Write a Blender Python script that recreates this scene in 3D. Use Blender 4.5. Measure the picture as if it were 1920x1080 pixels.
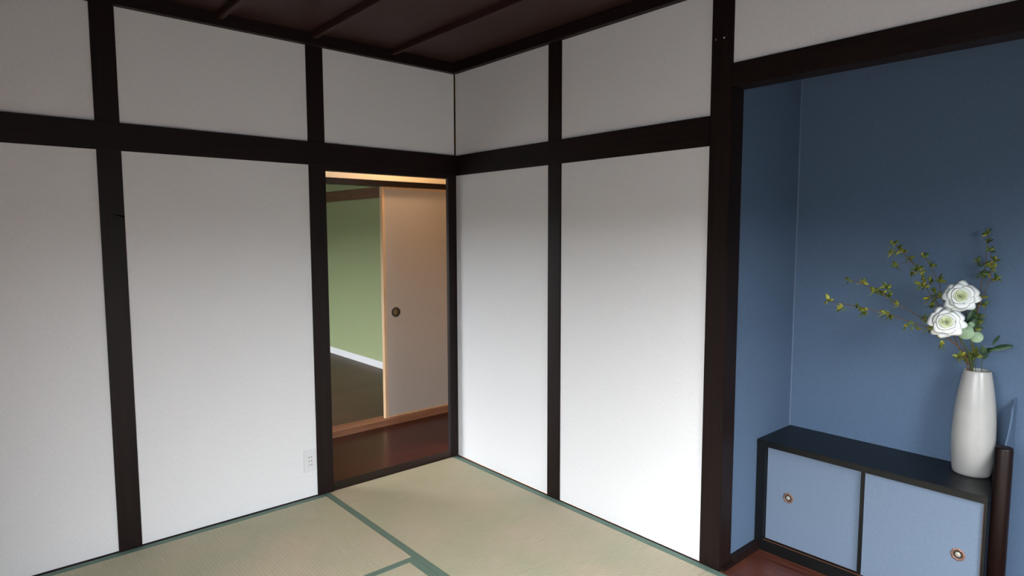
import bpy, bmesh, math, random
from mathutils import Vector, Matrix
for o in list(bpy.data.objects): bpy.data.objects.remove(o)
scene = bpy.context.scene
col = scene.collection

# ------------------------------------------------------------------ camera
FPX = 1186.7
cam_d = bpy.data.cameras.new('camera'); cam = bpy.data.objects.new('camera', cam_d); col.objects.link(cam)
cam_d.sensor_fit = 'HORIZONTAL'; cam_d.sensor_width = 36.0; cam_d.lens = FPX/1920*36; cam_d.clip_start = .02
FW = Vector((0.65556514, 0.75022428, -0.0860109)); RT = Vector((0.7529178, -0.65811241, -0.00168871)); UP = Vector((0.05787175, 0.06365208, 0.99629276))
m = Matrix((RT, UP, -FW)).transposed().to_4x4(); m.translation = Vector((-2.33442289, -3.19906069, 1.41317541))
cam.matrix_world = m
scene.camera = cam

# ------------------------------------------------------------------ light
ROOM_X = -2.73; ROOM_Y = -3.64
SWIN = (-3.56, -1.95, 0.03, 1.75)         # garden door in the side wall, left of the camera
WIN = (-0.80, -0.20, 0.03, 1.75)           # garden door opening in the wall behind the camera
GWIN = (1.5, 3.9, 0.06, 1.75)              # window of the green room
world = bpy.data.worlds.new('overcast_sky'); scene.world = world; world.use_nodes = True
nt = world.node_tree; nt.nodes.clear()
wo = nt.nodes.new('ShaderNodeOutputWorld'); bg = nt.nodes.new('ShaderNodeBackground')
tc = nt.nodes.new('ShaderNodeTexCoord'); sp = nt.nodes.new('ShaderNodeSeparateXYZ'); rp = nt.nodes.new('ShaderNodeValToRGB')
rp.color_ramp.elements[0].position = 0.0; rp.color_ramp.elements[0].color = (.74, .79, .86, 1)
rp.color_ramp.elements[1].position = 0.7; rp.color_ramp.elements[1].color = (.97, .985, 1.025, 1)
nt.links.new(tc.outputs['Generated'], sp.inputs[0]); nt.links.new(sp.outputs['Z'], rp.inputs[0])
nt.links.new(rp.outputs[0], bg.inputs[0]); bg.inputs[1].default_value = 36.0
nt.links.new(bg.outputs[0], wo.inputs[0])
def portal(name, loc, size, direction):
    l = bpy.data.lights.new(name, 'AREA'); l.shape = 'RECTANGLE'; l.size, l.size_y = size
    l.cycles.is_portal = True
    o = bpy.data.objects.new(name, l); col.objects.link(o); o.location = loc
    o.rotation_euler = Vector(direction).to_track_quat('-Z', 'Z').to_euler()
portal('garden_door_daylight', ((WIN[0]+WIN[1])/2, ROOM_Y-.11, (WIN[2]+WIN[3])/2), (WIN[1]-WIN[0], WIN[3]-WIN[2]), (0, 1, 0))
portal('side_door_daylight', (ROOM_X-.11, (SWIN[0]+SWIN[1])/2, (SWIN[2]+SWIN[3])/2), (SWIN[1]-SWIN[0], SWIN[3]-SWIN[2]), (1, 0, 0))
portal('green_room_daylight', (ROOM_X-.11, (GWIN[0]+GWIN[1])/2, (GWIN[2]+GWIN[3])/2), (GWIN[1]-GWIN[0], GWIN[3]-GWIN[2]), (1, 0, 0))
# warm hall ceiling lamp, unseen and guessed, placed to light the beige strip
hl = bpy.data.lights.new('hall_lamp', 'AREA'); hl.shape = 'DISK'; hl.size = .12; hl.energy = 8.5; hl.color = (1, .62, .30)
ho = bpy.data.objects.new('hall_lamp', hl); col.objects.link(ho); ho.location = (.05, .70, 2.32)

vs = scene.view_settings
vs.view_transform = 'Standard'; vs.look = 'None'; vs.gamma = 1; vs.use_curve_mapping = False; vs.exposure = 0.0
cy = scene.cycles
cy.use_denoising = True; cy.max_bounces = 14; cy.diffuse_bounces = 8; cy.glossy_bounces = 4
cy.sample_clamp_indirect = 6.0; cy.caustics_reflective = False; cy.caustics_refractive = False

# ------------------------------------------------------------------ materials
def lin(c):
    return tuple(((v/255)/12.92 if v/255 <= .04045 else ((v/255+.055)/1.055)**2.4) for v in c)
class NT:
    def __init__(s, name, rough=.5, spec=.5):
        s.m = bpy.data.materials.new(name); s.m.use_nodes = True; s.t = s.m.node_tree
        s.b = s.t.nodes['Principled BSDF']; s.b.inputs['Roughness'].default_value = rough
        s.b.inputs['Specular IOR Level'].default_value = spec
    def n(s, ty, **kw):
        o = s.t.nodes.new(ty)
        for k, v in kw.items():
            if hasattr(o, k): setattr(o, k, v)
            else: o.inputs[k].default_value = v
        return o
    def l(s, a, b): s.t.links.new(a, b)
    def coords(s, scale, kind='Object'):
        t = s.n('ShaderNodeTexCoord'); mp = s.n('ShaderNodeMapping'); mp.inputs['Scale'].default_value = scale
        s.l(t.outputs[kind], mp.inputs[0]); return mp.outputs[0]
    def noise(s, scale, sc=1.0, detail=4, rough=.55):
        o = s.n('ShaderNodeTexNoise'); o.inputs['Scale'].default_value = sc; o.inputs['Detail'].default_value = detail
        o.inputs['Roughness'].default_value = rough
        s.l(s.coords(scale), o.inputs['Vector']); return o.outputs[0]
    def mix(s, fac, a, b, lo=.35, hi=.65):
        r = s.n('ShaderNodeValToRGB'); r.color_ramp.elements[0].position = lo; r.color_ramp.elements[1].position = hi
        r.color_ramp.elements[0].color = (*a, 1); r.color_ramp.elements[1].color = (*b, 1)
        s.l(fac, r.inputs[0]); return r.outputs[0]
    def color(s, c):
        if isinstance(c, tuple): s.b.inputs['Base Color'].default_value = (*c, 1)
        else: s.l(c, s.b.inputs['Base Color'])
    def bump(s, h, strength=.3, dist=.001):
        b = s.n('ShaderNodeBump'); b.inputs['Strength'].default_value = strength; b.inputs['Distance'].default_value = dist
        s.l(h, b.inputs['Height']); s.l(b.outputs[0], s.b.inputs['Normal'])
def sc3(c, k): return tuple(min(1, x*k) for x in c)
def plain(name, c, rough=.5, spec=.5, metal=0):
    a = NT(name, rough, spec); a.color(tuple(c)); a.b.inputs['Metallic'].default_value = metal; return a.m
def paper(name, c, weave=(260, 260, 55), var=.04, strength=.35, rough=.9):
    a = NT(name, rough, .2)
    f = a.noise(weave, 1.0, 3, .6)
    a.color(a.mix(f, sc3(c, 1-var), sc3(c, 1+var), .3, .7)); a.bump(f, strength, .0012); return a.m
def wood(name, c, c2, scale=(6, 6, 60), rough=.45, spec=.4, strength=.15):
    a = NT(name, rough, spec); f = a.noise(scale, 1.0, 6, .6)
    a.color(a.mix(f, c, c2)); a.bump(f, strength, .001); return a.m

M = {}
M['wallpaper'] = paper('white_woven_wallpaper', (.735, .735, .73))
M['grey_wall'] = paper('grey_low_bounce_wall', (.43, .45, .48))  # grey picked for the unseen walls to cut bounced light
M['blue_paper'] = paper('blue_woven_wallpaper', (.084, .131, .202), weave=(170, 170, 170), var=.07)
M['door_paper'] = paper('pale_blue_paper', (.125, .165, .225), weave=(90, 90, 90), var=.04, strength=.15)
M['green_paper'] = paper('green_wallpaper', (.262, .30, .160))
M['cream_paper'] = paper('cream_paper', (.42, .375, .34), weave=(120, 120, 120))
M['hall_paper'] = paper('beige_wallpaper', (.88, .78, .62))
dk, dk2 = (.008, .0043, .0036), (.013, .0068, .0056)
M['post_v'] = wood('dark_stained_wood_upright', dk, dk2, scale=(60, 60, 3), rough=.45, spec=.18)
M['post_x'] = wood('dark_stained_wood_along_x', dk, dk2, scale=(3, 60, 60), rough=.5, spec=.15)
M['post_y'] = wood('dark_stained_wood_along_y', dk, dk2, scale=(60, 3, 60), rough=.5, spec=.15)
M['ceiling'] = wood('dark_red_ceiling_board', (.026, .011, .010), (.036, .015, .013), scale=(40, 2.0, 40), rough=.5, spec=.3)
M['black_wood'] = wood('black_lacquered_wood', (.002, .0022, .0025), (.004, .0043, .0046), scale=(50, 4, 50), rough=.38, spec=.3, strength=.06)
M['black_wood_v'] = wood('black_lacquered_wood_upright', (.002, .0022, .0025), (.004, .0043, .0046), scale=(50, 50, 4), rough=.38, spec=.3, strength=.06)
M['short_post'] = wood('dark_brown_short_post', (.006, .0025, .002), (.009, .0038, .003), scale=(60, 60, 4), rough=.42, spec=.2)
M['light_wood'] = wood('light_wood_frame', (.50, .33, .19), (.62, .42, .25), scale=(50, 50, 4), rough=.5)
M['groove_wood'] = plain('worn_brown_groove', (.055, .028, .018), .8, .1)
M['track_wood'] = wood('red_brown_track_wood', (.20, .085, .045), (.28, .13, .07), scale=(3, 60, 60), rough=.4)
M['room_lintel'] = wood('brown_lintel_wood', (.10, .045, .028), (.14, .07, .042), scale=(60, 3, 60), rough=.5)
M['raw_edge'] = plain('raw_wood_edge', (.16, .075, .04), .8, .1)
M['white_trim'] = plain('white_skirting', (.62, .62, .63), .4)
M['plastic'] = plain('white_plastic', (.68, .68, .68), .35)
M['slot'] = plain('dark_socket_slot', (.05, .05, .05), .6)
M['steel'] = plain('bright_steel', (.7, .7, .68), .3, .5, 1)
M['brass'] = plain('aged_brass', (.20, .15, .09), .35, .5, 1)
M['black_metal'] = plain('black_metal', (.012, .010, .009), .35)
M['split'] = plain('black_split', (.0015, .001, .001), 1, 0)
def planks(name, c, c2, groove, rough, plank=.15, length=1.6, gap=.0025, spec=.5):
    a = NT(name, rough, spec)
    f = a.noise((3.5, 70, 60), 1.0, 7, .6); base = a.mix(f, c, c2, .3, .7)
    br = a.n('ShaderNodeTexBrick'); br.inputs['Scale'].default_value = 1.0
    br.inputs['Brick Width'].default_value = length; br.inputs['Row Height'].default_value = plank
    br.inputs['Mortar Size'].default_value = gap; br.inputs['Mortar Smooth'].default_value = .3
    br.inputs['Color1'].default_value = (.82, .82, .82, 1); br.inputs['Color2'].default_value = (1.12, 1.08, 1.05, 1)
    br.inputs['Mortar'].default_value = (*groove, 1)
    a.l(a.coords((1, 1, 1)), br.inputs['Vector'])
    mx = a.n('ShaderNodeMix'); mx.data_type = 'RGBA'; mx.blend_type = 'MULTIPLY'; mx.inputs[0].default_value = 1
    a.l(base, mx.inputs[6]); a.l(br.outputs['Color'], mx.inputs[7]); a.color(mx.outputs[2])
    a.bump(f, .06, .0008); return a.m
M['hall_floor'] = planks('red_brown_plank_floor', (.022, .004, .0025), (.040, .0085, .005), (.5, .5, .5), .26, spec=.2)
M['green_floor'] = planks('brown_plank_floor', (.048, .025, .0145), (.078, .044, .027), (.6, .6, .6), .45, spec=.2)
M['alcove_floor'] = wood('alcove_board', (.040, .010, .006), (.115, .037, .021), scale=(45, 2.5, 45), rough=.30, spec=.5, strength=.05)

def tatami_mat(name, axis):       # axis = the mat's long side; the rush runs across it
    a = NT(name, .75, .25)
    s = (1, 1, 1)
    w = a.n('ShaderNodeTexWave'); w.wave_type = 'BANDS'; w.bands_direction = 'Y' if axis == 'y' else 'X'
    w.inputs['Scale'].default_value = 1.0; w.inputs['Distortion'].default_value = .25; w.inputs['Detail'].default_value = 1
    a.l(a.coords((22, 22, 22)), w.inputs['Vector'])
    f = a.noise((9, 420, 60) if axis == 'y' else (420, 9, 60), 1.0, 3, .7)
    f2 = a.noise((3, 3, 3), 1.0, 3, .5)
    c1 = a.mix(f, (.350, .325, .225), (.440, .403, .288), .3, .7)
    c2 = a.mix(f2, (.93, .97, .93), (1.06, 1.0, 1.02), .35, .65)
    mx = a.n('ShaderNodeMix'); mx.data_type = 'RGBA'; mx.blend_type = 'MULTIPLY'; mx.inputs[0].default_value = 1
    a.l(c1, mx.inputs[6]); a.l(c2, mx.inputs[7]); a.color(mx.outputs[2])
    ad = a.n('ShaderNodeMath'); ad.operation = 'ADD'; a.l(w.outputs[1], ad.inputs[0]); a.l(f, ad.inputs[1])
    a.bump(ad.outputs[0], .45, .0012); return a.m
M['tatami_y'] = tatami_mat('woven_rush_long_y', 'y'); M['tatami_x'] = tatami_mat('woven_rush_long_x', 'x')
a = NT('green_cloth_edging', .6, .3); f = a.noise((500, 500, 500), 1, 2, .5)
a.color(a.mix(f, (.085, .135, .105), (.125, .190, .150))); a.bump(f, .3, .0006); M['tape'] = a.m
a = NT('white_matt_ceramic', .30, .5); f = a.noise((14, 14, 14), 1, 3, .5); a.color(a.mix(f, (.34, .335, .315), (.37, .365, .34))); a.bump(f, .05, .002); M['ceramic'] = a.m
def leafmat(name, c, c2, rough=.5, trans=.15, scale=60):
    a = NT(name, rough, .35); f = a.noise((scale,)*3, 1, 2, .5); a.color(a.mix(f, c, c2, .3, .7))
    a.b.inputs['Subsurface Weight'].default_value = trans; a.b.inputs['Subsurface Radius'].default_value = (.004, .004, .002); return a.m
M['twig'] = leafmat('red_brown_twig', (.10, .045, .020), (.17, .10, .045), .7, 0)
M['green_stem'] = leafmat('green_stem', (.05, .075, .03), (.09, .12, .04), .6, 0)
M['bud_leaf'] = leafmat('yellow_green_leaves', (.065, .10, .012), (.34, .33, .040), .5, .1, 55)
M['mid_leaf'] = leafmat('mid_green_leaves', (.035, .075, .020), (.12, .18, .040), .5, .1, 55)
M['dark_leaf'] = leafmat('dark_green_leaves', (.018, .045, .022), (.045, .085, .040), .45, .05, 60)
M['grey_leaf'] = leafmat('grey_green_round_leaves', (.22, .33, .20), (.30, .42, .27), .6, .1, 40)
M['petal'] = leafmat('white_petal', (.78, .82, .78), (.84, .87, .84), .6, .2, 80)
M['petal_green'] = leafmat('greenish_white_petal', (.70, .77, .48), (.82, .86, .66), .6, .2, 80)

# ------------------------------------------------------------------ helpers
def box(bm, x0, x1, y0, y1, z0, z1, bev=0):
    x0, x1 = min(x0, x1), max(x0, x1); y0, y1 = min(y0, y1), max(y0, y1); z0, z1 = min(z0, z1), max(z0, z1)
    vv = [bm.verts.new((x, y, z)) for z in (z0, z1) for y in (y0, y1) for x in (x0, x1)]
    fs = [bm.faces.new([vv[i] for i in q]) for q in ((0, 2, 3, 1), (4, 5, 7, 6), (0, 1, 5, 4), (2, 6, 7, 3), (0, 4, 6, 2), (1, 3, 7, 5))]
    if bev:
        ed = list({e for f_ in fs for e in f_.edges})
        bmesh.ops.bevel(bm, geom=ed, offset=bev, segments=2, affect='EDGES', clamp_overlap=True)
def boxes(*bs, bev=0):
    bm = bmesh.new()
    for b in bs: box(bm, *b, bev=bev)
    return bm
def worldloc(o):
    v = Vector((0, 0, 0))
    while o: v += o.location; o = o.parent
    return v
def obj(name, bm, mat, parent=None, smooth=False, origin=None):
    me = bpy.data.meshes.new(name)
    if parent: off = worldloc(parent)
    elif origin is not None: off = Vector(origin)
    else:
        xs = [v.co.x for v in bm.verts]; ys = [v.co.y for v in bm.verts]; zs = [v.co.z for v in bm.verts]
        off = Vector(((min(xs)+max(xs))/2, (min(ys)+max(ys))/2, min(zs)))
    bmesh.ops.recalc_face_normals(bm, faces=bm.faces)
    for v in bm.verts: v.co -= off
    bm.to_mesh(me); bm.free()
    for mm in (mat if isinstance(mat, (list, tuple)) else [mat]): me.materials.append(mm)
    if smooth:
        for p in me.polygons: p.use_smooth = True
    o = bpy.data.objects.new(name, me); col.objects.link(o)
    if parent: o.parent = parent
    else: o.location = off
    return o
def tag(o, label=None, cat=None, group=None, kind=None):
    for k, v in (('label', label), ('category', cat), ('group', group), ('kind', kind)):
        if v: o[k] = v
    return o
def thing(name, label, cat, loc, group=None, kind=None):
    o = bpy.data.objects.new(name, None); col.objects.link(o); o.location = loc; o.empty_display_size = .05
    return tag(o, label, cat, group, kind)
def struct(name, bm, mat, label, cat, origin=None, smooth=False):
    return tag(obj(name, bm, mat, origin=origin, smooth=smooth), label, cat, kind='structure')
def lathe(bm, prof, c, axis='z', n=48, scallop=None):
    rings = []
    for (r, h) in prof:
        ring = []
        for i in range(n):
            t = 2*math.pi*i/n; rr = r*(1+(scallop(t, r) if scallop else 0))
            a_, b_ = rr*math.cos(t), rr*math.sin(t)
            p = {'z': (a_, b_, h), 'x': (h, a_, b_), 'y': (a_, h, b_)}[axis]
            ring.append(bm.verts.new((c[0]+p[0], c[1]+p[1], c[2]+p[2])))
        rings.append(ring)
    for k in range(len(rings)-1):
        for i in range(n):
            bm.faces.new((rings[k][i], rings[k][(i+1) % n], rings[k+1][(i+1) % n], rings[k+1][i]))
    bm.faces.new(rings[0]); bm.faces.new(rings[-1])
def tube(bm, pts, r0, r1, n=6):
    P = [Vector(p) for p in pts]
    # smooth by one Chaikin pass
    Q = [P[0]]
    for i in range(len(P)-1): Q += [P[i].lerp(P[i+1], .25), P[i].lerp(P[i+1], .75)]
    Q.append(P[-1]); P = Q; rings = []
    for i, p in enumerate(P):
        d = (P[min(i+1, len(P)-1)]-P[max(i-1, 0)]).normalized()
        a_ = d.cross(Vector((.3, .5, .8))).normalized(); b_ = d.cross(a_); r = r0+(r1-r0)*i/(len(P)-1)
        rings.append([bm.verts.new(p+a_*r*math.cos(2*math.pi*k/n)+b_*r*math.sin(2*math.pi*k/n)) for k in range(n)])
    for i in range(len(rings)-1):
        for k in range(n): bm.faces.new((rings[i][k], rings[i][(k+1) % n], rings[i+1][(k+1) % n], rings[i+1][k]))
    bm.faces.new(rings[0]); bm.faces.new(rings[-1])
def leaf(bm, base, d, nrm, L, W, bend=.2, fold=.25, n=6, thick=.0006, shape=None):
    base = Vector(base); d = Vector(d).normalized(); nrm = Vector(nrm); nrm = (nrm-nrm.dot(d)*d)
    if nrm.length < 1e-3: nrm = d.orthogonal()
    nrm.normalize(); s = d.cross(nrm); rows = []
    for side in (1, -1):
        rr = []
        for i in range(n+1):
            t = i/n; w = W/2*(shape(t) if shape else math.sin(math.pi*min(1, t*.93+.03))**.8)
            c = base+d*(L*t)-nrm*(bend*L*t*t)
            o_ = nrm*thick/2*side
            rr.append([bm.verts.new(c+s*w+nrm*fold*w+o_), bm.verts.new(c+o_), bm.verts.new(c-s*w+nrm*fold*w+o_)])
        rows.append(rr)
    for rr in rows:
        for i in range(n):
            for k in range(2): bm.faces.new((rr[i][k], rr[i][k+1], rr[i+1][k+1], rr[i+1][k]))
    A, B = rows
    for i in range(n):
        bm.faces.new((A[i][0], A[i+1][0], B[i+1][0], B[i][0])); bm.faces.new((A[i][2], B[i][2], B[i+1][2], A[i+1][2]))
    for i in (0, n):
        for k in range(2): bm.faces.new((A[i][k], A[i][k+1], B[i][k+1], B[i][k]))

# ------------------------------------------------------------------ room: walls
ZN0, ZN1, ZC = 1.770, 1.888, 2.374     # rail underside, rail top, top of the wallpaper
WT = .10
# left wall (plane y=0) : wallpaper panels between the posts
LP = [(-.941, -.850), (-1.871, -1.780)]       # posts
struct('wall_left', boxes((LP[0][1], -.008, 0, WT, ZN1, ZC+.06), (LP[1][1], LP[0][0], 0, WT, ZN1, ZC+.06), (ROOM_X, LP[1][0], 0, WT, ZN1, ZC+.06),
       (LP[1][1], LP[0][0], 0, WT, .004, ZN0), (ROOM_X, LP[1][0], 0, WT, .004, ZN0)), M['wallpaper'],
       'left wall of white woven wallpaper panels framed by dark timber, with the open doorway', 'wall')
RP = [(-.820, -.912), (-1.757, -1.852)]
struct('wall_right', boxes((0, WT, -.008, RP[0][0], ZN1, ZC+.06), (0, WT, RP[0][1], RP[1][0], ZN1, ZC+.06),
       (0, WT, -.003, RP[0][0], .004, ZN0), (0, WT, RP[0][1], RP[1][0], .004, ZN0)), M['wallpaper'],
       'right wall of white woven wallpaper panels between corner and thick pillar', 'wall')
struct('wall_above_alcove', boxes((0, .09, -1.852, ROOM_Y, 2.077, ZC+.06)), M['wallpaper'],
       'strip of off-white wall above the dark beam of the blue alcove', 'wall')
PD = -.007
for i, (x0, x1) in enumerate(LP):
    o = struct('trim_%d' % (1+i), boxes((x0, x1, PD, WT, 0, ZC+.06), bev=.0015), M['post_v'],
        ['dark timber post standing at the left side of the open doorway', 'dark timber post on the left wall with a small split in its side, nearest the left edge'][i], 'post')
    if i == 1:
        bm = bmesh.new()
        vs_ = [bm.verts.new(p) for p in ((-1.838, PD-.0008, 1.4995), (-1.781, PD-.0008, 1.4925), (-1.781, PD-.0008, 1.4835), (-1.81, PD-.0008, 1.493),
                                         (-1.838, PD+.002, 1.4995), (-1.781, PD+.002, 1.4925), (-1.781, PD+.002, 1.4835), (-1.81, PD+.002, 1.493))]
        for q in ((0, 1, 2, 3), (7, 6, 5, 4), (0, 4, 5, 1), (1, 5, 6, 2), (2, 6, 7, 3), (3, 7, 4, 0)): bm.faces.new([vs_[k] for k in q])
        obj('crack', bm, M['split'], o)
o = struct('trim_3', boxes((PD, WT, RP[0][0], RP[0][1], 0, ZC+.06), bev=.0015), M['post_v'], 'slim dark timber post between the two white panels of the right wall', 'post')
pillar = struct('trim_4', boxes((PD, .087, RP[1][0], RP[1][1], -.01, ZC+.06), bev=.0025), M['post_v'], 'thick dark timber pillar between the white right wall and the blue alcove', 'post')
# doorway jamb at the corner, door head, sill
struct('trim_5', boxes((-.060, 0, PD, .020, 0, ZN0), bev=.0012), M['post_v'], 'narrow dark door jamb in the room corner, right side of the doorway', 'door jamb')
struct('trim_6', boxes((LP[0][1], -.060, PD, .05, 1.747, ZN0), (-.060, 0, .020, .05, 1.747, ZN0)), M['post_x'], 'thin dark door head under the rail above the open doorway', 'door head')
struct('trim_7', boxes((LP[0][1], -.001, -.002, WT, -.03, .0035)), M['post_x'], 'dark timber doorsill between the straw mats and the hall floor', 'doorsill')
# rails
def rail_x(x0, x1):
    return (x0, x1, PD-.004, 0, ZN0, ZN1)
bm = boxes(rail_x(ROOM_X, -.0), (LP[0][1], 0, 0, .10, ZN0, ZN1), (LP[1][1], LP[0][0], 0, .05, ZN0, ZN1), (ROOM_X, LP[1][0], 0, .05, ZN0, ZN1))
struct('trim_8', bm, M['post_x'], 'long dark horizontal rail across the left wall above the doorway', 'wall rail')
bm = boxes((PD-.004, 0, PD-.004, RP[1][0], ZN0-.004, ZN1-.004), (0, .05, -.003, RP[0][0], ZN0, ZN1), (0, .05, RP[0][1], RP[1][0], ZN0, ZN1))
struct('trim_9', bm, M['post_y'], 'dark horizontal rail across the white right wall, ending at the pillar', 'wall rail')
# dark strip standing in for the shadow of the corner gap above the rail
struct('trim_10', boxes((-.008, .0, -.0065, .05, ZN1, ZC)), M['post_v'], 'thin dark strip standing for the gap shadow in the room corner above the rails', 'corner strip')
# alcove head beam
struct('trim_11', boxes((PD, .087, RP[1][1], ROOM_Y, 2.000-.013, 2.077), bev=.002), M['post_y'], 'dark horizontal beam over the opening of the blue alcove', 'beam')
# cornice
struct('trim_12', boxes((ROOM_X, 0, -.034, 0, ZC, ZC+.06)), M['post_x'], 'dark ceiling moulding along the top of the left wall', 'ceiling moulding')
struct('trim_13', boxes((-.034, 0, ROOM_Y, -.034, ZC, ZC+.06)), M['post_y'], 'dark ceiling moulding along the top of the right wall and alcove', 'ceiling moulding')
# floor-level strips beside the mats
struct('trim_14', boxes((ROOM_X, LP[0][1], -.011, 0, -.03, .0015)), M['post_x'], 'thin black floor strip along the foot of the left wall', 'floor strip')
struct('trim_15', boxes((-.011, 0, -.002, -1.857, -.03, .0015)), M['post_y'], 'thin black floor strip along the foot of the right wall', 'floor strip')
# ceiling
struct('ceiling', boxes((ROOM_X, .10, ROOM_Y, .10, ZC+.06, ZC+.10)), M['ceiling'], 'dark reddish brown boarded ceiling', 'ceiling')
for i, x in enumerate((-.447, -.905, -1.357, -1.81, -2.26)):
    struct('trim_%d' % (16+i), boxes((x-.014, x+.014, ROOM_Y, -.034, ZC+.030, ZC+.06), bev=.003), M['ceiling'],
      ['thin dark ceiling batten nearest the room corner', 'thin dark ceiling batten meeting the wall above the doorway post',
       'short visible dark ceiling batten left of the doorway post', 'dark ceiling batten above the split post', 'dark ceiling batten nearest the left end of the room'][i], 'ceiling batten')
# walls behind the camera
struct('wall_back', boxes((ROOM_X, WIN[0], ROOM_Y-WT, ROOM_Y, -.03, ZC+.06), (WIN[1], .70, ROOM_Y-WT, ROOM_Y, -.03, ZC+.06), (WIN[0], WIN[1], ROOM_Y-WT, ROOM_Y, WIN[3], ZC+.06),
      (WIN[0], WIN[1], ROOM_Y-WT, ROOM_Y, -.03, WIN[2])), M['grey_wall'], 'grey wall with the garden door, behind the viewer', 'wall')
struct('wall_side', boxes((ROOM_X-WT, ROOM_X, ROOM_Y-WT, SWIN[0], -.03, ZC+.06), (ROOM_X-WT, ROOM_X, SWIN[1], WT, -.03, ZC+.06), (ROOM_X-WT, ROOM_X, SWIN[0], SWIN[1], SWIN[3], ZC+.06), (ROOM_X-WT, ROOM_X, SWIN[0], SWIN[1], -.03, SWIN[2])), M['grey_wall'], 'grey wall with a garden door at the left end of the room', 'wall')
w = thing('window_1', 'sliding garden door in the wall behind the viewer', 'window', ((WIN[0]+WIN[1])/2, ROOM_Y-.05, WIN[2]), kind='structure')
obj('frame', boxes((WIN[0], WIN[0]+.03, ROOM_Y-.09, ROOM_Y-.01, WIN[2], WIN[3]), (WIN[1]-.03, WIN[1], ROOM_Y-.09, ROOM_Y-.01, WIN[2], WIN[3]),
    (WIN[0]+.03, WIN[1]-.03, ROOM_Y-.09, ROOM_Y-.01, WIN[3]-.03, WIN[3]), (WIN[0]+.03, WIN[1]-.03, ROOM_Y-.09, ROOM_Y-.01, WIN[2], WIN[2]+.02)), M['steel'], w)
w = thing('window_2', 'sliding garden door in the side wall left of the viewer', 'window', (ROOM_X-.05, (SWIN[0]+SWIN[1])/2, SWIN[2]), kind='structure')
obj('frame', boxes((ROOM_X-.09, ROOM_X-.01, SWIN[0], SWIN[0]+.03, SWIN[2], SWIN[3]), (ROOM_X-.09, ROOM_X-.01, SWIN[1]-.03, SWIN[1], SWIN[2], SWIN[3]),
    (ROOM_X-.09, ROOM_X-.01, SWIN[0]+.03, SWIN[1]-.03, SWIN[3]-.03, SWIN[3]), (ROOM_X-.09, ROOM_X-.01, SWIN[0]+.03, SWIN[1]-.03, SWIN[2], SWIN[2]+.02)), M['steel'], w)

# ------------------------------------------------------------------ alcove
D = .605; ZA = ZC+.06; CZ_ = .502
M['caulk'] = plain('pale_blue_caulk', (.13, .18, .26), .6)
struct('wall_alcove_side', boxes((.087, D, -1.846, -1.76, 0, ZA)), M['blue_paper'], 'blue papered side wall of the alcove next to the thick pillar', 'wall')
struct('wall_alcove_back', boxes((D, D+.09, ROOM_Y, -1.76, 0, ZA)), M['blue_paper'], 'blue papered back wall of the alcove', 'wall')
struct('ceiling_alcove', boxes((.09, D, ROOM_Y, -1.846, ZA, ZA+.03)), M['ceiling'], 'hidden ceiling of the blue alcove', 'ceiling')
struct('floor_alcove', boxes((-.012, D, ROOM_Y, -1.852, -.035, -.001)), M['alcove_floor'], 'reddish brown polished board floor of the alcove', 'floor')
struct('baseboard_alcove', boxes((.087, .30, -1.874, -1.846, 0, .036), (-.0, .087, -1.874, -1.8525, 0, .012), bev=.001), M['post_x'], 'low dark wooden skirting at the foot of the blue alcove side wall', 'skirting')
struct('trim_25', boxes((D-.0045, D, -1.8505, -1.846, CZ_, ZA)), M['caulk'], 'thin pale blue seam in the corner of the alcove', 'seam')
# curved low wing wall at the cabinet end
bm = bmesh.new(); prof = [(D, 0.0), (D, .764)]
for i in range(15):
    t = i/14; prof.append((.552-.20*t**1.9, .768-.205*t))
prof[1] = (D, .80)
prof += [(.352, 0.0)]
va = [bm.verts.new((x, -2.690, z)) for x, z in prof]; vb = [bm.verts.new((x, -2.6955, z)) for x, z in prof]
n_ = len(prof); bm.faces.new(va); bm.faces.new(vb)
for i in range(n_): bm.faces.new((va[i], va[(i+1) % n_], vb[(i+1) % n_], vb[i]))
struct('wall_wing', bm, M['blue_paper'], 'low curved blue papered wing wall behind the short round post', 'wall')

# ------------------------------------------------------------------ cabinet
CX0, CX1, CY0, CY1, CZ = .295, D, -1.848, -2.688, .502
cab = thing('low_cabinet', 'low black framed cabinet with two pale blue sliding doors in the blue alcove', 'cabinet', ((CX0+CX1)/2, (CY0+CY1)/2, 0))
obj('top', boxes((CX0-.003, CX1, CY0, CY1, CZ-.027, CZ), bev=.0015), M['black_wood'], cab)
obj('side_panel', boxes((CX0, CX1, CY0, CY0-.038, 0, CZ-.027), bev=.001), M['black_wood_v'], cab)
obj('side_panel', boxes((CX0, CX1, CY1+.010, CY1, 0, CZ-.027), bev=.001), M['black_wood_v'], cab)
obj('back_panel', boxes((CX1-.01, CX1, CY0-.038, CY1+.010, .05, CZ-.027)), M['black_wood_v'], cab)
obj('plinth', boxes((CX0, CX1-.01, CY0-.038, CY1+.010, 0, .047), bev=.001), M['black_wood'], cab)
obj('track', boxes((CX0+.006, CX0+.0085, CY0-.038, CY1+.010, .047, .052), (CX0+.030, CX0+.033, CY0-.038, CY1+.010, .047, .052)), M['groove_wood'], cab)
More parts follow.
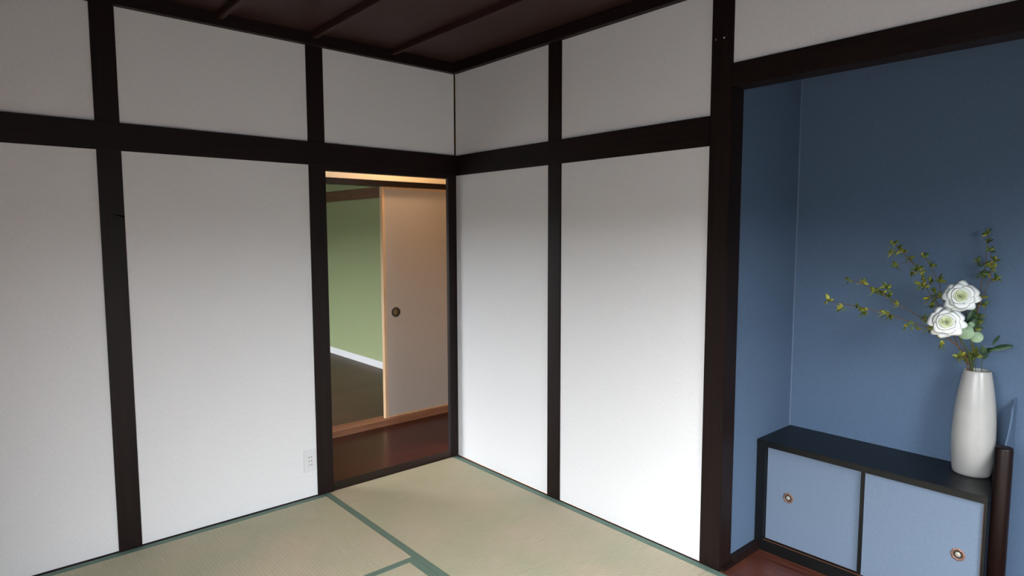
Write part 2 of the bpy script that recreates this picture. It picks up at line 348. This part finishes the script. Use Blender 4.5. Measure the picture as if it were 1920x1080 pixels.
# doors: the right one slides in front
def pull(parent, x, y, z, r):
    bm = bmesh.new()
    lathe(bm, [(r, 0), (r, -.0020), (r*.80, -.0032), (r*.62, -.0014), (r*.60, -.001)], (x, y, z), 'x', 48, lambda t, rr: .07*math.cos(8*t) if rr > r*.7 else 0)
    o = obj('door_pull', bm, M['pull_ring'], parent, smooth=False)
    bm = bmesh.new(); lathe(bm, [(r*.60, -.0011), (r*.60, -.0036), (r*.46, -.0036), (r*.44, -.0012)], (x, y, z), 'x', 40)
    obj('rim', bm, M['black_metal'], o)
    bm = bmesh.new(); lathe(bm, [(r*.44, -.0012), (r*.40, -.0024), (r*.2, -.0030), (.0006, -.0032)], (x, y, z), 'x', 40)
    obj('boss', bm, M['pull_centre'], o, smooth=True)
M['pull_ring'] = plain('coppery_brown_metal', (.20, .115, .085), .45, .5, .5)
M['pull_centre'] = plain('pale_worn_metal', (.36, .34, .28), .4, .5, .4)
d1 = obj('sliding_door', boxes((CX0+.022, CX0+.030, CY0-.040, -2.290, .053, CZ-.028)), M['door_paper'], cab)
pull(d1, CX0+.022, -1.985, .266, .0225)
d2 = obj('sliding_door', boxes((CX0+.010, CX0+.018, -2.2915, CY1+.012, .053, CZ-.028)), M['door_paper'], cab)
pull(d2, CX0+.010, -2.609, .262, .0225)
obj('meeting_stile', boxes((CX0+.0095, CX0+.030, -2.2755, -2.2905, .053, CZ-.028), bev=.001), M['black_wood_v'], d2)
obj('raw_edge', boxes((CX0+.0095, CX0+.018, CY1+.0118, CY1+.0135, .053, CZ-.028)), M['raw_edge'], d2)['label'] = 'bare orange brown edge of the door'

# short round post at the cabinet end
bm = bmesh.new(); lathe(bm, [(.0265, 0), (.0265, .676), (.0255, .6805), (.0225, .683)], (.317, -2.7185, 0), 'z', 56)
for f_ in bm.faces: f_.smooth = len(f_.verts) == 4
tag(obj('short_post', bm, M['short_post'], origin=(.317, -2.7185, 0)), 'short dark brown round post standing at the right end of the low cabinet', 'post')

# ------------------------------------------------------------------ straw mats
TW = .033
def mat(axis, x0, x1, y0, y1, label):
    x0, x1 = min(x0, x1)+.0006, max(x0, x1)-.0006; y0, y1 = min(y0, y1)+.0006, max(y0, y1)-.0006
    t = thing('tatami_mat', label, 'straw mat', ((x0+x1)/2, (y0+y1)/2, -.05), 'straw mats on the floor')
    if axis == 'y':
        obj('woven_surface', boxes((x0+TW, x1-TW, y0, y1, -.05, -.0005), bev=.0015), M['tatami_y'], t)
        for a_, b_ in ((x0, x0+TW), (x1-TW, x1)): obj('cloth_edging', boxes((a_, b_, y0, y1, -.05, .0006), bev=.0012), M['tape'], t)
    else:
        obj('woven_surface', boxes((x0, x1, y0+TW, y1-TW, -.05, -.0005), bev=.0015), M['tatami_x'], t)
        for a_, b_ in ((y0, y0+TW), (y1-TW, y1)): obj('cloth_edging', boxes((x0, x1, a_, b_, -.05, .0006), bev=.0012), M['tape'], t)
SX = -.911
mat('y', SX, -.011, -.003, -1.817, 'straw mat along the right wall, in front of the doorway corner')
mat('x', -2.72, SX, -.011, -.934, 'straw mat lying along the foot of the left wall')
mat('y', SX, -.012, -1.817, -3.63, 'straw mat in front of the alcove pillar, cut by the bottom edge')
mat('y', -1.815, SX, -.934, -2.75, 'straw mat whose corner shows at the bottom edge, beside the green seam')
struct('floor', boxes((ROOM_X, .70, ROOM_Y, .10, -.09, -.051)), M['track_wood'], 'wooden subfloor under the straw mats', 'floor')

# ------------------------------------------------------------------ wall socket, pillar screws
so = thing('wall_socket', 'white three-way wall socket low beside the doorway post', 'socket', (-.982, 0, .142))
obj('plate', boxes((-1.016, -.946, -.008, 0, .142, .262), bev=.003), M['plastic'], so)
ins = obj('insert', boxes((-.999, -.963, -.010, -.008, .164, .240), bev=.0008), M['plastic'], so)
for z in (.181, .202, .223):
    for x in (-.9875, -.9745): obj('slot', boxes((x-.0016, x+.0016, -.0103, -.0099, z-.0045, z+.0045)), M['slot'], ins)
for i, y in enumerate((-1.7765, -1.8125)):
    bm = bmesh.new(); lathe(bm, [(.0035, 0), (.0035, -.002), (.0025, -.0035), (.0008, -.004)], (PD, y, 2.182), 'x', 16)
    tag(obj('screw', bm, [M['brass'], M['steel']][i], smooth=False), ['small dull screw high on the thick pillar, left of the pair', 'small bright screw high on the thick pillar, right of the pair'][i], 'screw')

# ------------------------------------------------------------------ hall
HX0, HX1, HY0, HY1 = -2.73, 1.9, .10, .97
struct('floor_hall', boxes((HX0, HX1, HY0, .845, -.05, -.001)), M['hall_floor'], 'glossy red-brown plank floor of the hall beyond the doorway', 'floor')
struct('wall_hall', boxes((.102, HX1, .05, .10, 0, 2.4), (HX1, HX1+.05, .05, HY1, 0, 2.4), (HX0-.05, HX0, .10, HY1, 0, 2.4), (.87, HX1, .87, .95, 0, 2.4), (HX0, -1.75, .87, .95, 0, 2.4),
      (-1.75, .87, .87, .95, 1.793, 2.4)), M['hall_paper'], 'beige papered hall walls beyond the doorway', 'wall')
struct('ceiling_hall', boxes((HX0, HX1, .10, HY1, 2.4, 2.43)), M['wallpaper'], 'pale ceiling of the hall', 'ceiling')
struct('trim_21', boxes((-1.75, .87, .845, .862, -.001, .045), (-1.75, .87, .862, .880, -.001, .041), (-1.75, .87, .880, .888, -.001, .045), (-1.75, .87, .888, .915, -.001, .041),
      (-1.75, .87, .915, .922, -.001, .045), (-1.75, .87, .922, .945, -.001, .041), (-1.75, .87, .945, .960, -.001, .045)), M['track_wood'],
      'raised reddish brown door track across the far side of the hall', 'door track')
struct('trim_22', boxes((-1.75, .87, .862, .96, 1.753, 1.792)), M['post_x'], 'dark brown door head above the cream sliding door', 'door head')
struct('trim_23', boxes((.84, .87, .868, .95, .045, 1.753)), M['post_v'], 'door post at the hidden right side of the cream sliding door', 'door jamb')
dr = thing('door_1', 'cream paper sliding door with pale wood frame, half open across the hall', 'door', (.42, .90, .041), kind='structure')
DX0, DX1, DY0, DY1, DZ0, DZ1 = -.012, .838, .882, .918, .0415, 1.752
obj('panel', boxes((DX0+.021, DX1-.021, DY0+.004, DY1-.004, DZ0+.016, DZ1-.016)), M['cream_paper'], dr)
for a_, b_ in ((DX0, DX0+.021), (DX1-.021, DX1)): obj('stile', boxes((a_, b_, DY0, DY1, DZ0, DZ1), bev=.001), M['light_wood'], dr)
for a_, b_ in ((DZ0, DZ0+.016), (DZ1-.016, DZ1)): obj('rail', boxes((DX0+.021, DX1-.021, DY0, DY1, a_, b_), bev=.001), M['light_wood'], dr)
bm = bmesh.new(); lathe(bm, [(.036, 0), (.036, -.0035), (.0335, -.0045), (.0245, -.0035), (.0240, -.0002)], (.089, DY0+.004, .832), 'y', 48)
hk = obj('door_pull', bm, M['black_metal'], dr)
bm = bmesh.new(); lathe(bm, [(.0240, -.0004), (.0235, -.0010), (.015, -.0014), (.0005, -.0016)], (.089, DY0+.004, .832), 'y', 40)
obj('pull_dish', bm, M['brass'], hk, smooth=True)

# ------------------------------------------------------------------ green room
GX = .88
struct('floor_green_room', boxes((ROOM_X, GX, .96, 4.9, -.02, .030)), M['green_floor'], 'brown plank floor of the green room', 'floor')
struct('wall_green_right', boxes((GX, GX+.08, .96, 4.9, .03, 2.45)), M['green_paper'], 'pale green papered wall of the room beyond the hall', 'wall')
struct('wall_green_far', boxes((ROOM_X, GX, 4.9, 4.98, .03, 2.45)), M['green_paper'], 'far green papered wall of the room beyond the hall', 'wall')
struct('wall_green_left', boxes((ROOM_X-.1, ROOM_X, .97, GWIN[0], .03, 2.45), (ROOM_X-.1, ROOM_X, GWIN[1], 4.9, .03, 2.45), (ROOM_X-.1, ROOM_X, GWIN[0], GWIN[1], .03, GWIN[2]),
      (ROOM_X-.1, ROOM_X, GWIN[0], GWIN[1], GWIN[3], 2.45)), M['green_paper'], 'hidden green papered window wall of the room beyond the hall', 'wall')
struct('ceiling_green_room', boxes((ROOM_X, GX, .97, 4.9, 2.45, 2.5)), M['wallpaper'], 'pale ceiling of the green room', 'ceiling')
struct('baseboard_green', boxes((GX-.010, GX, .96, 4.9, .03, .102), bev=.001), M['white_trim'], 'white skirting board along the pale green wall', 'skirting')
struct('trim_24', boxes((GX-.022, GX, .96, 4.9, 1.772, 1.880), bev=.002), M['room_lintel'], 'brown wooden rail across the pale green wall', 'wall rail')

# ------------------------------------------------------------------ outside
struct('ground', boxes((-14, 14, -16, 16, -.60, -.50)), plain('garden_ground', (.075, .08, .085), .9), 'garden ground outside', 'ground')
struct('sky_block_wall', boxes((-8.6, 14, -8.6, -8.3, -.5, 2.15), (-8.6, -8.3, -8.3, 16, -.5, 2.15)), plain('sky_block_render', (.10, .105, .11), .9), 'unseen wall added outside the windows to block the low sky', 'wall')  # added out of view to hide the low sky from the windows

# ------------------------------------------------------------------ vase
VX, VY = .522, -2.586
bm = bmesh.new()
po = [(.050, 0), (.0595, .002), (.0625, .012), (.0655, .045), (.0685, .095), (.0692, .14), (.0680, .19), (.0645, .245), (.0590, .30), (.0515, .35), (.0450, .387), (.0430, .395)]
N_ = 64
prof = po+[(.0418, .3972), (.0405, .395), (.0412, .385), (.047, .35), (.054, .30), (.060, .245), (.0635, .19), (.0645, .14), (.0635, .095), (.060, .03), (.055, .008)]
lathe(bm, prof, (VX, VY, CZ), 'z', N_)
vase = tag(obj('vase', bm, M['ceramic'], smooth=True, origin=(VX, VY, CZ)), 'tall white ceramic vase standing at the right end of the black cabinet top', 'vase')
for p in vase.data.polygons: p.use_smooth = len(p.vertices) == 4

# ------------------------------------------------------------------ flowers and branches
rnd = random.Random(7)
BR = dict(
A=[(0.543, -2.56, 0.898), (0.507, -2.557, 0.934), (0.463, -2.547, 0.977), (0.411, -2.53, 1.009), (0.359, -2.514, 1.038), (0.3, -2.482, 1.067), (0.254, -2.457, 1.085), (0.208, -2.433, 1.1), (0.162, -2.408, 1.117), (0.125, -2.392, 1.128), (0.072, -2.361, 1.145), (0.019, -2.331, 1.157), (-0.05, -2.286, 1.174), (-0.077, -2.279, 1.181)],
B=[(0.536, -2.554, 0.898), (0.524, -2.543, 0.952), (0.484, -2.507, 1.009), (0.431, -2.461, 1.06), (0.399, -2.434, 1.089), (0.37, -2.412, 1.109), (0.341, -2.391, 1.129), (0.316, -2.373, 1.14), (0.284, -2.347, 1.174), (0.268, -2.336, 1.186), (0.238, -2.315, 1.194), (0.204, -2.288, 1.225), (0.162, -2.255, 1.238)],
C=[(0.539, -2.557, 0.898), (0.526, -2.528, 0.961), (0.517, -2.503, 1.028), (0.504, -2.474, 1.095), (0.491, -2.445, 1.156), (0.474, -2.423, 1.19), (0.469, -2.41, 1.233), (0.463, -2.398, 1.267), (0.45, -2.381, 1.287), (0.439, -2.365, 1.309), (0.432, -2.353, 1.332), (0.418, -2.336, 1.349), (0.404, -2.318, 1.372)],
D=[(0.545, -2.562, 0.898), (0.54, -2.539, 0.961), (0.529, -2.509, 1.039), (0.507, -2.482, 1.112), (0.489, -2.464, 1.175), (0.482, -2.457, 1.229), (0.46, -2.441, 1.26), (0.453, -2.437, 1.289)],
E=[(0.541, -2.558, 0.896), (0.55, -2.56, 0.963), (0.556, -2.56, 1.025), (0.568, -2.563, 1.098), (0.571, -2.566, 1.154), (0.572, -2.57, 1.211), (0.573, -2.574, 1.256), (0.575, -2.581, 1.295), (0.569, -2.58, 1.334), (0.566, -2.584, 1.368), (0.561, -2.584, 1.406)],
F=[(0.544, -2.561, 0.896), (0.534, -2.565, 0.965), (0.527, -2.569, 1.057), (0.518, -2.575, 1.114), (0.519, -2.58, 1.148), (0.532, -2.593, 1.198), (0.54, -2.603, 1.242), (0.537, -2.604, 1.265), (0.534, -2.605, 1.303), (0.527, -2.602, 1.341)],
R1=[(0.549, -2.566, 0.896), (0.530, -2.564, 0.968), (0.506, -2.559, 1.039), (0.478, -2.550, 1.118), (0.437, -2.547, 1.170)],
R2=[(0.547, -2.564, 0.896), (0.505, -2.562, 0.961), (0.446, -2.551, 1.012), (0.385, -2.537, 1.060), (0.325, -2.538, 1.092)],
EU=[(0.547, -2.574, 0.896), (0.510, -2.577, 0.961), (0.478, -2.576, 1.009), (0.458, -2.578, 1.044), (0.450, -2.580, 1.073)],
L=[(0.553, -2.592, 0.896), (0.536, -2.594, 0.929), (0.516, -2.600, 0.948), (0.499, -2.610, 0.968), (0.500, -2.628, 0.986), (0.501, -2.646, 0.996)])
NODE = dict(
A=[(-0.077, -2.279, 1.181), (-0.03, -2.306, 1.152), (0.029, -2.34, 1.154), (0.058, -2.349, 1.138), (0.126, -2.394, 1.125), (0.15, -2.398, 1.119), (0.215, -2.441, 1.084), (0.248, -2.452, 1.081), (0.3, -2.482, 1.064), (0.339, -2.496, 1.043), (0.353, -2.513, 1.005), (0.453, -2.541, 0.954)],
B=[(0.162, -2.255, 1.238), (0.204, -2.288, 1.225), (0.279, -2.344, 1.211), (0.24, -2.317, 1.193), (0.268, -2.336, 1.186), (0.288, -2.35, 1.171), (0.316, -2.373, 1.14), (0.407, -2.442, 1.089), (0.415, -2.45, 1.083)],
C=[(0.404, -2.318, 1.372), (0.4, -2.322, 1.332), (0.422, -2.34, 1.344), (0.431, -2.352, 1.339), (0.44, -2.366, 1.309), (0.402, -2.336, 1.284), (0.454, -2.39, 1.273), (0.46, -2.396, 1.261), (0.441, -2.38, 1.255), (0.469, -2.41, 1.23), (0.457, -2.402, 1.213), (0.485, -2.426, 1.224), (0.462, -2.411, 1.207)],
D=[(0.435, -2.417, 1.32), (0.453, -2.437, 1.289), (0.482, -2.457, 1.229), (0.474, -2.451, 1.181), (0.452, -2.433, 1.159), (0.478, -2.455, 1.166), (0.465, -2.448, 1.13)],
E=[(0.561, -2.584, 1.406), (0.566, -2.584, 1.371), (0.554, -2.562, 1.304), (0.570, -2.581, 1.293), (0.563, -2.571, 1.253), (0.575, -2.585, 1.259), (0.573, -2.571, 1.165), (0.571, -2.576, 1.143), (0.556, -2.554, 1.14), (0.568, -2.562, 1.103)],
F=[(0.528, -2.602, 1.344), (0.545, -2.614, 1.308), (0.529, -2.603, 1.287), (0.556, -2.617, 1.237), (0.536, -2.576, 1.062), (0.516, -2.577, 1.087), (0.536, -2.568, 0.954), (0.518, -2.555, 0.935), (0.529, -2.563, 0.943), (0.522, -2.575, 1.075), (0.530, -2.578, 1.100), (0.528, -2.572, 1.048)])
INSIDE = dict(A=(.030, .010), B=(.018, -.022), C=(.005, -.030), D=(-.008, -.026), E=(-.02, -.02), F=(-.03, -.006), R1=(-.016, .022), R2=(.022, .018), EU=(.004, .030), L=(-.026, .012))
def full(k):
    a_, b_ = INSIDE[k]
    return [(VX-a_*.9, VY-b_*.9, CZ+.03+.004*abs(a_)), (VX*.5+BR[k][0][0]*.5-a_*.3, VY*.5+BR[k][0][1]*.5-b_*.3, CZ+.22)] + BR[k]
def nearest(k, p):
    P = [Vector(q) for q in BR[k]]; best = None
    for i in range(len(P)-1):
        ab = P[i+1]-P[i]; t = max(0, min(1, (p-P[i]).dot(ab)/ab.length_squared)); q = P[i]+ab*t
        if best is None or (q-p).length < (best[0]-p).length: best = (q, ab.normalized(), i)
    return best
LB = dict(
A='lowest leafy twig, reaching furthest left from the vase', B='leafy twig leaning left, just above the lowest one', C='tall leafy twig leaning left above the white roses',
D='short leafy twig rising just left of the upper rose', E='tallest upright leafy twig at the right of the roses', F='upright leafy twig with a single bud on its right side')
for k in 'ABCDEF':
    t = thing('leafy_twig', LB[k]+', in the white vase', 'branch', full(k)[0], 'leafy twigs in the vase')
    bm = bmesh.new(); tube(bm, full(k), .0022, .0009)
    for p in NODE[k]:
        p = Vector(p); q, d, i = nearest(k, p)
        if (q-p).length > .009: tube(bm, [q-d*.012, q.lerp(p, .5), p], .0010, .0007, 5)
    obj('stem', bm, M['twig'], t, smooth=True)
    bm = bmesh.new(); bm2 = bmesh.new()
    for p in NODE[k]:
        p = Vector(p); q, d, i = nearest(k, p)
        ax = (p-q).normalized()*.8+d*.6 if (p-q).length > .009 else d
        ax = (ax+Vector((0, 0, .25))).normalized()
        low = p.z < .97
        for j in range(rnd.randint(6, 8) if not low else 8):
            v = Vector((rnd.uniform(-1, 1), rnd.uniform(-1, 1), rnd.uniform(-1, 1))).normalized()
            dd = (ax*rnd.uniform(.2, 1.0)+v*.95).normalized()
            L_ = rnd.uniform(.016, .027)*(1.2 if low else 1)
            if p.x+dd.x*L_ > .597: dd.x = -abs(dd.x)
            leaf(bm if rnd.random() < (.75 if k in 'ABCD' else .45) else bm2, p+ax*rnd.uniform(-.006, .006), dd, v.cross(dd)+ax*.5, L_, L_*.48, .25, .35, 4)
    obj('leaves', bm, M['bud_leaf'], t, smooth=True)
    if len(bm2.verts): obj('leaves', bm2, M['mid_leaf'], t, smooth=True)['label'] = 'darker green leaves'
    else: bm2.free()

def petal(bm, c, ax, u, v, phi, R, H, wid, curl, r0, point=.12, n=8, m_=9, thick=.0007, wob=0):
    """one rose petal: radius r0->R and height 0->H around the flower axis, curling outward at its rim"""
    layers = []
    for side in (0, 1):
        g = []
        for i in range(n+1):
            t = i/n; row = []
            for j in range(m_+1):
                s = -1+2*j/m_
                tt = t*(1-.13*abs(s)**4)+point*t**3*max(0, 1-abs(s)*1.3)
                half = wid*(.45+.55*math.sin(min(1, t*1.15)*math.pi/2))
                rad = r0+(R-r0)*(1-(1-min(tt, 1))**1.8)+(tt-1)*.6*R*(tt > 1)
                h = H*math.sin(min(tt, 1.0)*math.pi/2*1.0)
                if tt > .68:
                    e = (tt-.68)/.32; rad += curl*R*.22*e*e; h -= curl*H*.30*e*e
                ang = phi+s*half
                rad *= 1-.10*(abs(s)**2)*t+wob*math.sin(s*5+phi*3)*t*t
                rad -= side*thick; h -= side*thick*.3
                row.append(bm.verts.new(c+u*(rad*math.cos(ang))+v*(rad*math.sin(ang))+ax*h))
            g.append(row)
        layers.append(g)
    for g in layers:
        for i in range(n):
            for j in range(m_): bm.faces.new((g[i][j], g[i][j+1], g[i+1][j+1], g[i+1][j]))
    A, B_ = layers
    for i in range(n):
        bm.faces.new((A[i][0], A[i+1][0], B_[i+1][0], B_[i][0])); bm.faces.new((A[i][m_], B_[i][m_], B_[i+1][m_], A[i+1][m_]))
    for j in range(m_):
        bm.faces.new((A[0][j], B_[0][j], B_[0][j+1], A[0][j+1])); bm.faces.new((A[n][j], A[n][j+1], B_[n][j+1], B_[n][j]))
def rose(key, label, head, ax, S, seed, leaves):
    rr = random.Random(seed)
    t = thing('rose', label, 'flower', full(key)[0], 'white roses in the vase')
    ax = Vector(ax).normalized(); u = ax.orthogonal().normalized(); v = ax.cross(u); c = Vector(head)
    bm = bmesh.new(); pts = full(key)[:-1]+[tuple(c-ax*.045), tuple(c-ax*.012)]; tube(bm, pts, .0026, .0020)
    st = obj('stem', bm, M['green_stem'], t, smooth=True)
    bm = bmesh.new(); lathe_pts = []
    for j in range(5):
        an = j*2*math.pi/5; dd = u*math.cos(an)+v*math.sin(an)-ax*.25; leaf(bm, c-ax*.012, dd, ax, .034*S, .009*S, .4, .2, 5)
    obj('sepals', bm, M['dark_leaf'], t, smooth=True)
    # outer, middle petals white; heart greenish
    bm = bmesh.new()
    for k_ in range(8):
        petal(bm, c-ax*(.008+.003*(k_%2))*S, ax, u, v, k_*2*math.pi/8+rr.uniform(-.15, .15), .0455*S*rr.uniform(.92, 1.12), .019*S*rr.uniform(.6, 1.3), .66, 1.0, .004*S, point=.10, wob=.07)
    for k_ in range(6):
        petal(bm, c-ax*.004*S, ax, u, v, .5+k_*2*math.pi/6+rr.uniform(-.15, .15), .0385*S*rr.uniform(.95, 1.08), .027*S*rr.uniform(.9, 1.1), .80, .8, .003*S, point=.10, wob=.04)
    for k_ in range(4):
        petal(bm, c, ax, u, v, .2+k_*2*math.pi/4+rr.uniform(-.15, .15), .0300*S*rr.uniform(.95, 1.05), .031*S, 1.0, .55, .003*S, point=.06, wob=.03)
    obj('petals', bm, M['petal'], t, smooth=True)
    bm = bmesh.new()
    for k_ in range(4):
        petal(bm, c, ax, u, v, .9+k_*2*math.pi/4, .0225*S, .034*S, 1.05, .30, .002*S, point=.05)
    for k_ in range(3):
        petal(bm, c+ax*.002*S, ax, u, v, .3+k_*2*math.pi/3, .0165*S, .036*S, 1.25, .15, .002*S, point=.03)
    for k_ in range(3):
        petal(bm, c+ax*.004*S, ax, u, v, 1.1+k_*2*math.pi/3, .0105*S, .036*S, 1.4, .0, .001*S, point=.0)
    for k_ in range(2):
        petal(bm, c+ax*.005*S, ax, u, v, 2+k_*math.pi, .0055*S, .036*S, 1.6, .0, .0008*S, point=.0)
    obj('petals', bm, M['petal_green'], t, smooth=True)['label'] = 'greenish white inner petals of the rose heart'
    bm = bmesh.new()
    for (b_, e_, w_) in leaves:
        b_, e_ = Vector(b_), Vector(e_); leaf(bm, b_, e_-b_, -FW+Vector((0, 0, .4)), (e_-b_).length, w_, .12, .2, 8)
        q, d, i = nearest(key, b_); tube(bm, [q, q.lerp(b_, .5)-Vector((0, 0, .004)), b_+(e_-b_)*.05], .0011, .0008, 5)
    obj('leaves', bm, M['dark_leaf'], t, smooth=True)
to_cam = (cam.matrix_world.translation-Vector((.4, -2.55, 1.15))).normalized()
rose('R1', 'upper white rose with greenish heart, behind and right of the lower one', (.422, -2.543, 1.178), to_cam*1.0+Vector((-.05, -.05, .22)), .90, 3,
     [((.470, -2.552, 1.085), (.535, -2.580, 1.118), .034), ((.478, -2.556, 1.068), (.470, -2.575, 1.128), .030)])
rose('R2', 'lower white rose with greenish heart, in front and left of the upper one', (.318, -2.531, 1.092), to_cam*1.0+Vector((-.05, .10, .16)), .90, 11,
     [((.455, -2.560, 1.040), (.470, -2.585, 1.100), .032)])
# round-leaved sprig
t = thing('round_leaf_sprig', 'sprig with two round grey-green leaves hanging below the roses', 'branch', full('EU')[0])
bm = bmesh.new(); tube(bm, full('EU'), .0016, .0009)
obj('stem', bm, M['green_stem'], t, smooth=True)
rnd_shape = lambda q: max(.02, (1-(2*q-1)**2))**.5
bm = bmesh.new()
for c, r_, tip in (((.388, -2.573, 1.054), .0250, (-.30, .25, .1)), ((.436, -2.596, 1.034), .0200, (.15, -.35, -.6)), ((.450, -2.574, 1.076), .0105, (-.2, .2, .9))):
    c = Vector(c); dd = Vector(tip).normalized(); dd = (dd-dd.dot(to_cam)*to_cam).normalized()
    leaf(bm, c-dd*r_, dd, to_cam, 2*r_, 2*r_, .05, .06, 12, .0008, rnd_shape)
    q, d, i = nearest('EU', c-dd*r_); tube(bm, [q, q.lerp(c-dd*r_, .5), c-dd*r_*.9], .0010, .0008, 5)
obj('leaves', bm, M['grey_leaf'], t, smooth=True)
# dark leaf spray on the right
t = thing('dark_leaf_spray', 'dark green long-leaved spray leaning right out of the vase', 'branch', full('L')[0])
bm = bmesh.new(); tube(bm, full('L'), .0015, .0010)
obj('stem', bm, M['green_stem'], t, smooth=True)
bm = bmesh.new()
for b_, e_, w_ in (((.478, -2.628, .985), (.510, -2.690, 1.010), .022), ((.490, -2.632, 1.003), (.530, -2.646, 1.040), .010), ((.485, -2.609, .963), (.462, -2.612, 1.000), .022),
                   ((.480, -2.625, .972), (.452, -2.617, .953), .010), ((.492, -2.612, .975), (.480, -2.640, .992), .020)):
    b_, e_ = Vector(b_), Vector(e_); leaf(bm, b_, e_-b_, to_cam+Vector((0, 0, .5)), (e_-b_).length, w_, .1, .25, 8)
    q, d, i = nearest('L', b_); tube(bm, [q, q.lerp(b_, .5), b_+(e_-b_)*.06], .0010, .0008, 5)
obj('leaves', bm, M['dark_leaf'], t, smooth=True)
